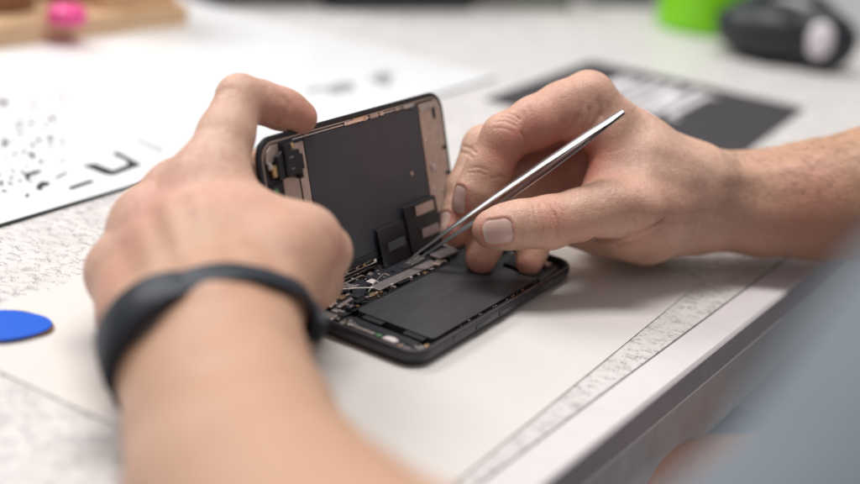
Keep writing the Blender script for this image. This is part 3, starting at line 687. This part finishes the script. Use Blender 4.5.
def mesh_sdf(fn, lo, hi, h, cull=1.5, bs=8):
    lo = np.array(lo, float); n = (np.ceil((np.array(hi)-lo)/h/bs).astype(int))*bs; nb = n//bs
    V = np.full(n+1, 1e3, np.float32)
    g = np.stack(np.meshgrid(*[np.arange(k) for k in nb], indexing='ij'), -1).reshape(-1, 3)
    cen = lo+(g*bs+bs/2)*h; dc = np.concatenate([fn(c) for c in np.array_split(cen, max(1, len(cen)//40))])
    R = bs*h*.87*cull+1
    V0 = np.where(dc < 0, -1e3, 1e3)
    loc = np.stack(np.meshgrid(*[np.arange(bs+1)]*3, indexing='ij'), -1).reshape(-1, 3)
    near = np.abs(dc) < R
    for i in np.nonzero(~near & (dc < 0))[0]:
        a = g[i]*bs; V[a[0]:a[0]+bs+1, a[1]:a[1]+bs+1, a[2]:a[2]+bs+1] = -1e3
    idx = np.nonzero(near)[0]; per = 10
    for s0 in range(0, len(idx), per):
        ii = idx[s0:s0+per]; P = lo+((g[ii]*bs)[:, None, :]+loc[None]).reshape(-1, 3)*h; v = fn(P).reshape(len(ii), bs+1, bs+1, bs+1)
        for k, i in enumerate(ii):
            a = g[i]*bs; V[a[0]:a[0]+bs+1, a[1]:a[1]+bs+1, a[2]:a[2]+bs+1] = v[k]
    # naive surface nets
    s = V < 0; cs = [s[i:s.shape[0]-1+i, j:s.shape[1]-1+j, k:s.shape[2]-1+k] for i in (0, 1) for j in (0, 1) for k in (0, 1)]
    cnt = sum(c.astype(np.int8) for c in cs); act = (cnt > 0) & (cnt < 8); ci = np.stack(np.nonzero(act), 1)
    acc = np.zeros((len(ci), 3)); num = np.zeros(len(ci))
    corners = [(i, j, k) for i in (0, 1) for j in (0, 1) for k in (0, 1)]
    for a in range(8):
        for b in range(a+1, 8):
            A, B = np.array(corners[a]), np.array(corners[b])
            if np.abs(A-B).sum() != 1: continue
            va = V[tuple((ci+A).T)]; vb = V[tuple((ci+B).T)]; m = (va < 0) != (vb < 0)
            t = np.where(m, va/np.where(m, va-vb, 1), 0); acc += np.where(m[:, None], A+t[:, None]*(B-A), 0); num += m
    verts = lo+(ci+acc/num[:, None])*h
    vid = -np.ones(act.shape, np.int64); vid[tuple(ci.T)] = np.arange(len(ci)); quads = []
    for ax_ in range(3):
        sl0 = [slice(None)]*3; sl1 = [slice(None)]*3; sl0[ax_] = slice(0, -1); sl1[ax_] = slice(1, None)
        A = s[tuple(sl0)]; B = s[tuple(sl1)]; e = np.stack(np.nonzero(A != B), 1); o1, o2 = (ax_+1) % 3, (ax_+2) % 3
        e = e[(e[:, o1] > 0) & (e[:, o2] > 0) & (e[:, o1] < act.shape[o1]) & (e[:, o2] < act.shape[o2])]
        q = []
        for d1_, d2_ in ((1, 1), (0, 1), (0, 0), (1, 0)):
            c = e.copy(); c[:, o1] -= d1_; c[:, o2] -= d2_; q.append(vid[tuple(c.T)])
        q = np.stack(q, 1); fl = A[tuple(e.T)]; q[~fl] = q[~fl][:, ::-1]; quads.append(q[(q >= 0).all(1)])
    return verts, np.concatenate(quads)
def refine(fn, v, it=1):
    for _ in range(it):
        out = []
        for c in np.array_split(v, max(1, len(v)//1500)):
            d = fn(c); g = np.stack([fn(c+np.eye(3)[i]*.2)-fn(c-np.eye(3)[i]*.2) for i in range(3)], 1)/.4
            out.append(c-g*(np.clip(d, -1, 1)/np.maximum(np.einsum('ij,ij->i', g, g), .3))[:, None])
        v = np.concatenate(out)
    return v
def q(px, py, d, r): return (*pt(px, py, d), r)

# ---- right hand and forearm
R_ = Limb(); R_.kp = 10; R_.kf = 5
thumb = Chain([q(491, 229.5, 561, 8.6), q(504, 227, 560.5, 9.9), q(522, 224, 561, 10.6), q(549, 222.5, 564, 11.9), q(580, 214.5, 569, 11.6), q(606, 208, 575, 13), q(632, 207, 582, 15)], 4)
index = Chain([q(471, 203, 584, 8.9), q(478, 190, 583, 10.0), q(488, 170, 583, 10.4), q(505, 137, 582, 10.8), q(535, 122.5, 584, 12.0), q(562, 109.5, 588, 12.5), q(588, 97, 593, 12.8)], 4)
middle = Chain([q(456, 231, 588, 7.8), q(461, 214, 593, 8.8), q(465, 190, 598, 9.2), q(484, 147, 604, 10.2), q(535, 128, 608, 10.5), q(590, 116, 617, 12)], 4)
ring = Chain([q(481, 258.5, 584.5, 7.5), q(485, 245, 588, 8.3), q(493, 224, 596, 8.8), q(521, 178, 610, 9.8), q(565, 150, 622, 10), q(604, 136, 632, 11)], 4)
little = Chain([q(529, 263, 590, 6.3), q(532, 252, 594, 7.0), q(541, 232, 604, 7.6), q(568, 196, 622, 8.6), q(622, 158, 643, 10.5)], 4)
R_.fingers = [thumb, index, middle, ring, little]
R_.palm = [Chain([q(640, 166, 594, 10.5), q(668, 172, 601, 14), q(698, 180, 612, 18)]), Chain([q(562, 122, 588, 7.5), q(580, 124, 590, 9), q(602, 132, 592, 9.5)]), Chain([q(582, 222, 636, 9.5), q(610, 228, 642, 10.5), q(660, 232, 645, 13)]), Chain([q(572, 231, 612, 8), q(600, 237, 616, 9.5), q(640, 238, 614, 12)]), Chain([q(548, 178, 622, 8.5), q(536, 200, 616, 8.5), q(545, 215, 618, 8)]), Chain([q(570, 168, 628, 9), q(560, 196, 624, 10), q(600, 215, 632, 12), q(650, 218, 636, 15)]), Chain([q(590, 160, 622, 11), q(600, 200, 618, 11), q(640, 215, 615, 14)]),  # the deep ulnar chain is unseen flesh added to block light from behind
           Chain([q(590, 100, 595, 11), q(640, 142, 606, 13), q(690, 182, 622, 17)]),
           Chain([q(592, 118, 614, 11), q(700, 190, 632, 18)]), Chain([q(606, 137, 630, 11), q(705, 200, 638, 18)]), Chain([q(624, 160, 643, 11), q(660, 205, 638, 16), q(706, 212, 640, 18)]),
           Chain([q(632, 207, 583, 15), q(664, 203, 600, 17), q(700, 198, 620, 20)]),                       # thumb metacarpal
           Chain([q(598, 193, 584, 8.5), q(609, 158, 590, 8.0), q(606, 122, 594, 7.5)]), Chain([q(625, 190, 590, 12), q(648, 150, 602, 12)]),
           Chain([q(628, 226, 600, 15.5), q(655, 226, 612, 16.5), q(690, 215, 625, 20)]),                   # thenar and heel
           Chain([q(700, 200, 630, 23), q(760, 205, 640, 26), q(820, 200, 643, 31.5), q(880, 194, 648, 36.5), q(960, 188, 662, 40)], 8, (np.array([0, -.35, .94]), 1.06)),
           Chain([q(690, 196, 638, 22), q(770, 200, 656, 24), q(900, 195, 668, 32)], 8)]
R_.crease([(593, 239), (603, 240), (622, 239), (645, 230), (664, 217)], 2.3, 1.2)
R_.crease([(618, 247), (640, 240), (662, 228)], .5, .9)
for p, d, w in (([(545, 200), (550, 208), (556, 217), (559, 226), (558, 235)], .85, .7), ([(551, 212), (553, 222), (557, 232)], .5, .55), ([(540, 203), (541, 215), (543, 228), (541, 240)], .45, .55), ([(549, 199), (556, 203), (563, 211)], .4, .55), ([(534, 205), (536, 222), (535, 238)], .22, .5),
                ([(546, 198), (554, 202), (560, 208)], .35, .6), ([(563, 214), (565, 224), (563, 232)], .3, .6), ([(528, 204), (530, 216), (529, 228)], .18, .5)):
    R_.crease(p, d, w)                                                                                       # thumb knuckle
for p, d, w in (([(579, 117), (574, 126), (565, 133)], .8, 1.3), ([(581, 104), (581, 111), (579, 117)], .28, 1.2), ([(600, 115), (595, 124), (586, 131)], .8, 1.3), ([(597, 101), (600, 108), (600, 115)], .28, 1.2), ([(589, 109), (590, 117), (584, 128)], .35, 1.0), ([(608, 106), (611, 114), (605, 122)], .15, .9)):
    R_.crease(p, d, w)                                                                                       # web beside the knuckle
for p, d, w in (([(500, 113), (506, 112), (515, 116), (519, 119)], .5, .6), ([(496, 122), (505, 121), (516, 126)], .35, .6), ([(494, 128), (504, 128), (514, 132)], .25, .5), ([(500, 117), (508, 117), (517, 122)], .35, .5), ([(529, 108), (532, 116), (531, 124)], .2, .6), ([(523, 112), (526, 120), (525, 130)], .22, .6),
                ([(526, 147), (525, 139), (522, 133)], .6, .8), ([(470, 168), (478, 167), (487, 170)], .22, .5), ([(468, 173), (477, 172), (486, 175)], .18, .5), ([(507, 178), (500, 176), (492, 178)], .35, .6),
                ([(463, 146), (470, 148), (476, 153)], .4, .6), ([(461, 152), (468, 154), (473, 158)], .3, .6)):
    R_.crease(p, d, w)
for p, d, w in (([(634, 199), (646, 204), (655, 209)], -2.6, 7.5), ([(625, 85), (650, 118), (680, 150), (705, 165)], -.7, 4), ([(650, 170), (690, 178), (740, 176), (800, 165)], -.9, 5), ([(712, 178), (760, 196), (810, 194)], .5, 5), ([(575, 86), (592, 84), (606, 92)], -1.0, 7),
                ([(655, 147), (672, 153), (690, 162)], -1.8, 7), ([(704, 160), (708, 180), (706, 200)], .25, 2.5), ([(800, 150), (812, 170), (815, 195)], .2, 3.), ([(662, 222), (690, 218), (715, 222)], .4, 2.5)):
    R_.crease(p, d, w)
for a in range(22):                                                                                          # fine skin lines over the back of the hand
    x0, y0 = random.uniform(600, 690), random.uniform(110, 205); an = random.uniform(-.9, -.2) if random.random() < .6 else random.uniform(.7, 1.3); l_ = random.uniform(10, 24)
    R_.crease([(x0, y0), (x0+l_*.5*math.cos(an)+random.uniform(-1, 1), y0+l_*.5*math.sin(an)), (x0+l_*math.cos(an), y0+l_*math.sin(an)+random.uniform(-1, 1))], random.uniform(.05, .13), .5)
R_.nail(497.5, 232, np.array(pt(470, 233, 561)), 5.6, 6.6)
R_.nail(457.5, 199, np.array(pt(452, 224, 580)), 3.8, 6.4, -.9*RT-.2*UP)
R_.nail(442, 223, np.array(pt(441, 246, 584)), 4.2, 5.6, -.8*RT)
for x, y, r, k in ((474, 232, 9, .6), (463, 212, 8, .8), (505, 150, 14, .75), (515, 165, 12, .6), (545, 205, 9, .35), (556, 221, 8, .55), (591, 88, 14, .25), (560, 125, 15, .65), (540, 138, 13, .8), (639, 203, 12, .35), (481, 266, 11, .8), (528, 268, 9, .8), (455, 240, 8, .7), (598, 150, 12, .8), (584, 178, 12, .8), (560, 165, 18, .9), (580, 240, 12, .5), (690, 205, 14, .25), (660, 232, 14, .4), (820, 190, 22, .45), (800, 225, 22, .4), (740, 240, 18, .3)):
    R_.redspot(x, y, r, k)

# ---- left hand and forearm
L_ = Limb(); L_.kp = 14; L_.kf = 9
L_.fingers = [Chain([q(300, 117.5, 531, 7.5), q(288, 111, 528, 8.3), q(278, 108, 525, 8.8), q(260, 102, 520, 8.9), q(240, 98.5, 514, 9.8), q(226, 135, 504, 11.5), q(207, 185, 490, 14)], 3),
              Chain([q(290, 196, 566, 7.5), q(262, 172, 566, 8.5), q(219, 158, 545, 9.5), q(180, 195, 500, 13)], 4),
              Chain([q(285, 232, 580, 7.5), q(255, 214, 580, 8.5), q(200, 195, 550, 9.5), q(146, 225, 490, 13)], 4),
              Chain([q(272, 262, 585, 7), q(240, 250, 580, 7.8), q(185, 240, 545, 8.5), q(120, 272, 482, 12)], 4),
              Chain([q(308, 300, 511, 8.2), q(317, 282, 500, 9.5), q(323, 252, 484, 10.5), q(306, 240, 474, 12.5), q(280, 262, 456, 14.5)], 5)]
L_.palm = [Chain([q(206, 188, 492, 13.5), q(214, 250, 470, 17), q(214, 318, 440, 19)]), Chain([q(176, 200, 498, 13), q(205, 318, 440, 20)]), Chain([q(146, 230, 490, 13), q(185, 322, 442, 18)]), Chain([q(121, 275, 482, 12), q(138, 318, 455, 15), q(170, 340, 438, 17)]),
           Chain([q(284, 262, 458, 15), q(262, 300, 440, 17), q(235, 335, 424, 19)]), Chain([q(232, 196, 492, 9), q(268, 226, 478, 11), q(300, 246, 470, 10)]), Chain([q(235, 250, 470, 20), q(255, 280, 455, 18)]),
           Chain([q(178, 345, 436, 21), q(190, 372, 420, 23), q(211, 430, 392, 26), q(230, 500, 356, 29), (-8, -372, 40, 35), (23, -440, 44, 38)], 8),
           Chain([q(222, 340, 424, 20.5), q(235, 372, 408, 23), q(250, 430, 380, 25.5), q(268, 500, 345, 29), (6, -366, 40, 35), (30, -440, 44, 38)], 8)]
for p, d, w in (([(284, 97), (289, 104), (285, 116), (276, 124)], .9, 1.0), ([(266, 88), (268, 100), (266, 114), (262, 121)], .7, 1.3), ([(212, 98), (222, 90), (234, 88)], .3, 1.4), ([(122, 250), (135, 285), (146, 325)], 1.6, 7), ([(195, 195), (208, 240), (214, 290)], -1.5, 6), ([(168, 205), (186, 250), (198, 290)], -1.3, 5.5), ([(183, 205), (198, 250)], .9, 5), ([(150, 215), (165, 250), (180, 290)], 1.0, 5.5), ([(205, 250), (235, 245), (262, 262)], -.7, 4),
                ([(250, 225), (275, 255), (270, 290)], 1.1, 7), ([(325, 232), (332, 240), (336, 250)], .35, 1.2)):
    L_.crease(p, d, w)
for x, y, r, k in ((155, 192, 13, .35), (132, 232, 12, .3), (105, 285, 12, .35), (250, 200, 14, .25), (290, 235, 16, .25), (312, 118, 8, .9), (296, 108, 11, .45), (276, 116, 10, .4), (250, 95, 10, .2), (340, 245, 9, .55), (330, 275, 10, .5), (200, 195, 14, .25), (160, 200, 12, .2), (225, 285, 22, .15), (120, 265, 16, .25)):
    L_.redspot(x, y, r, k)

def limb_mesh(lb, lo, hi, h, tanfn):
    v, f = mesh_sdf(lb, lo, hi, h); v = refine(lb, v, 1)
    nail = np.zeros(len(v)); tip = np.zeros(len(v)); red = np.zeros(len(v)); cr = np.zeros(len(v))
    for nl in lb.nails:
        m = np.linalg.norm(v-nl[0], axis=1) < 14; e, u, w_, hh = lb.nail_e(v[m], nl); a = np.clip(.5-e/.35, 0, 1)*((hh > -5.5) & (hh < 3)); nail[m] = np.maximum(nail[m], a)
        tip[m] = np.maximum(tip[m], a*np.clip((w_-(nl[5]-1.3))/.4, 0, 1)); red[m] += .5*np.clip(1-np.abs(e-1)/1.4, 0, 1)*(hh > -6)
    for c, r, k in lb.red: red += .85*k*np.exp(-((v-c)**2).sum(1)/r**2)
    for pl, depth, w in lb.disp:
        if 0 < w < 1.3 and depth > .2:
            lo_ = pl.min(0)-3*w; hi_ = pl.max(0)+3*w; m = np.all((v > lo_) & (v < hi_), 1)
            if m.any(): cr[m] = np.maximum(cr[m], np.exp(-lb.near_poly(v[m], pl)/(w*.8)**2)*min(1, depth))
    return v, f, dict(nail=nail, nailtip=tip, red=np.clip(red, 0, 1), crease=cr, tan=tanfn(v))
parts = [limb_mesh(R_, (0, -90, -4), (330, 130, 125), .72, lambda v: np.clip((v[:, 0]-125)/110, 0, .9)),
         limb_mesh(L_, (-160, -455, -4), (70, -40, 110), 1.3, lambda v: np.clip((-150-v[:, 1])/60, 0.05, .55))]
# upper arms and trunk, all under the shirt
TR = Limb(); TR.kp = 40
SHL, SHR, ELL, ELR = (210, -420, 250), (445, -95, 250), (30, -438, 48), (430, 70, 55)
RFX = R_.palm[-2].p[-1][0]
TR.palm = [Chain([(*ELL, 36), (*SHL, 50)]), Chain([(*RFX, 36), (*ELR, 36), (*SHR, 50)]), Chain([(*SHL, 55), (345, -270, 285, 60), (*SHR, 55)]),
           Chain([(330, -255, 230, 95), (318, -235, 60, 100), (330, -225, -100, 105)])]
v, f = mesh_sdf(TR.base, (-30, -560, -240), (560, 160, 380), 7)
k0 = np.zeros(len(v)); parts.append((v, f, dict(nail=k0, nailtip=k0, red=k0, crease=k0, tan=k0+.5)))
V = []; F = []; A = {k: [] for k in parts[0][2]}; b0 = 0
for v, f, at in parts:
    V.append(v); F.append(f+b0); b0 += len(v)
    for k in A: A[k].append(at[k])
V = np.concatenate(V)*S; F = np.concatenate(F)
person = tag(empty('person', (330, -235, 0)), 'person in grey blue shirt at the desk edge holding tweezers over the phone', 'person')
def link_mesh(name, V, F, m, parent, attrs=None):
    me = bpy.data.meshes.new(name); me.vertices.add(len(V)); me.vertices.foreach_set('co', (V).ravel()); me.loops.add(F.size); me.loops.foreach_set('vertex_index', F.ravel().astype(np.int32))
    me.polygons.add(len(F)); me.polygons.foreach_set('loop_start', (np.arange(len(F))*4).astype(np.int32)); me.update(calc_edges=True); me.validate()
    for p in me.polygons: p.use_smooth = True
    for k, a in (attrs or {}).items():
        t = me.attributes.new(k, 'FLOAT', 'POINT'); t.data.foreach_set('value', np.asarray(a, np.float32))
    me.materials.append(m); o = bpy.data.objects.new(name, me); COL.objects.link(o)
    if parent: o.parent = parent; o.matrix_parent_inverse = Matrix.Translation(-parent.location)
    return o
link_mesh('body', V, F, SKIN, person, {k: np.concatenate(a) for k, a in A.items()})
# shirt
def folds(P, a, s1): return a*(np.sin(P[:, 0]/s1+P[:, 2]/(s1*1.7)+1.5*np.sin(P[:, 1]/(s1*2)))+.5*np.sin(P[:, 2]/(s1*.6)-P[:, 1]/(s1*.9)))
SH = Limb(); SH.kp = 45
SH.palm = [Chain([(62, -442, 78, 50), (*SHL, 64)]), Chain([(*ELR, 50), (*SHR, 66)]), Chain([(*SHL, 66), (345, -270, 290, 72), (*SHR, 66)]), Chain([(345, -262, 220, 118), (345, -240, 60, 126), (392, -240, -110, 134)])]
shf = lambda P: SH.base(P)+folds(P, 2.2, 17)
v, f = mesh_sdf(shf, (-30, -600, -280), (620, 230, 400), 5); link_mesh('shirt', v*S, f, SHIRT, person)
TRO = Limb(); TRO.kp = 30
TRO.palm = [Chain([(330, -260, -150, 105), (310, -150, -165, 105)]), Chain([(262, -290, -175, 82), (-10, -110, -185, 72), (-30, -90, -480, 55), (-40, -80, -700, 48)]), Chain([(380, -90, -175, 82), (110, 100, -185, 72), (95, 120, -480, 55), (90, 130, -700, 48)])]
trf = lambda P: TRO.base(P)+folds(P, 2.5, 14)
v, f = mesh_sdf(trf, (-130, -420, -735), (500, 250, -20), 6); link_mesh('trousers', v*S, f, DENIM, person)

# wrist band with a slim tracker on the left wrist
wr = [pt(x, y, 400) for x, y in ((93, 366), (200, 276), (297, 345))]
bc = np.array(pt(203, 350, 425)); ba = np.array(pt(240, 420, 393))-np.array(pt(190, 300, 447)); ba /= np.linalg.norm(ba)
ba = ba+.0*RT; ba /= np.linalg.norm(ba)
e1 = np.cross(ba, (0, 0, 1)); e1 /= np.linalg.norm(e1); e2 = np.cross(e1, ba)
if e2[2] < 0: e2 = -e2; e1 = -e1
def skin_r(th, off):
    d = math.cos(th)*e1+math.sin(th)*e2; o = bc+ba*off; r = 60.
    for _ in range(25):
        e_ = float(L_.base((o+d*r)[None])[0]); r -= e_*.9
        if abs(e_) < .05: break
    return o+d*r, d
NB = 72; band = tag(empty('wrist_band', bc), 'black and navy fitness band with slim tracker worn on the left wrist', 'fitness band')
def band_piece(name, m, t0, t1, wfn, lofn, hifn, n=NB, closed=False):
    rings = []
    for k in range(n if closed else n+1):
        th = t0+(t1-t0)*k/n; w = wfn(th)/2; c, d = skin_r(th, 0); ca, _ = skin_r(th, -w); cb, _ = skin_r(th, w)
        c = c-bc; ca = ca-bc; cb = cb-bc; rc = min(max(np.linalg.norm(c), np.linalg.norm(ca-ba*(ca@ba))*.97, np.linalg.norm(cb-ba*(cb@ba))), np.linalg.norm(c)+1.5)
        lo_, hi_ = rc+lofn(th), rc+hifn(th); base = ba
        rings.append([d*lo_-base*w, d*(hi_-.5)-base*w, d*hi_-base*(w-.9), d*hi_+base*(w-.9), d*(hi_-.5)+base*w, d*lo_+base*w])
    if closed: rings.append(rings[0])
    return MB().loft(rings, cap=not closed).build(name, m, band, smooth=True)
band_piece('strap', STRAP, 0, 2*math.pi, lambda t: 9+4.5*np.clip(np.cos(t-math.radians(28)), 0, 1), lambda t: .1, lambda t: 2.2, closed=True)
TH0 = math.radians(28)
band_piece('tracker', STRAP, TH0-.8, TH0+.78, lambda t: 18.0-5.6*(abs(t-TH0)/.8)**2, lambda t: 1.6, lambda t: 6.8-4.5*(abs(t-TH0)/.8)**2, 24)
band_piece('tracker_screen', SMALLGL, TH0-.42, TH0+.42, lambda t: 15, lambda t: 5., lambda t: 7.2-4.5*(abs(t-TH0)/.8)**2, 16)
band_piece('strap_loop', STRAP, math.radians(163), math.radians(176), lambda t: 12, lambda t: 2.2, lambda t: 4.6, 5)

# fine hair on the right forearm
hb = MB(); hr = random.Random(11); tries = 0; nh = 0
hx = np.array([hr.uniform(728, 880) for _ in range(700)]); hy = np.array([hr.uniform(132, 205) for _ in range(700)])
hp = R_.hit(hx, hy); hg = R_.grad(hp); hd = R_.base(hp)
back = np.array(pt(690, 190, 640))-np.array(pt(860, 200, 640)); back /= np.linalg.norm(back)
for p, g, d in zip(hp, hg, hd):
    if abs(d) > .5 or p[2] < 20: continue
    t = back*.9+np.array([hr.gauss(0, .35), hr.gauss(0, .35), hr.gauss(0, .25)]); t -= (t@g)*g; t /= np.linalg.norm(t); ln_ = hr.uniform(4, 8.5)
    hb.tube([p-g*.3, p+g*.8+t*ln_*.35, p+g*1.3+t*ln_*.7, p+g*1.2+t*ln_], [.05, .042, .03, .01], 3)
ho = hb.build('arm_hair', mat('arm_hair_brown', (.16, .085, .05), .5), person); ho.matrix_parent_inverse = Matrix.Translation(-person.location); tag(ho, kind='stuff')

pp = Limb(); pp.kp = 12; c0 = ptz(688, 503, -98)
pp.palm = [Chain([(c0[0]-26, c0[1]-16, c0[2]+8, 26), (c0[0]+34, c0[1]+10, c0[2]+8, 26)]), Chain([(c0[0]-16, c0[1]+18, c0[2]+6, 17), (c0[0]+14, c0[1]+26, c0[2]+6, 17)])]
v, f = mesh_sdf(pp.base, c0-70, c0+80, 3); po = link_mesh('leather_pouch', (v)*S, f, SEATM, None)
tag(po, 'orange brown leather pouch lying on the lap below the desk edge', 'pouch')

# stool under the person
st = tag(empty('stool', (300, -250, -740)), 'stool with an orange brown round seat beneath the seated person', 'stool')
MB().lathe([(0, 425), (188, 425), (198, 432), (200, 452), (190, 462), (0, 464)], 0, 0, 64).build('seat', SEATM, st, smooth=True)
for an in (45, 135, 225, 315):
    c, s_ = math.cos(math.radians(an)), math.sin(math.radians(an))
    MB().tube([(c*130, s_*130, 424), (c*180, s_*180, .5)], 12, 16).build('leg', APRON, st, smooth=True)
MB().tube([(150*math.cos(2*math.pi*i/40), 150*math.sin(2*math.pi*i/40), 200) for i in range(41)], 7, 10).build('foot_ring', APRON, st, smooth=True)
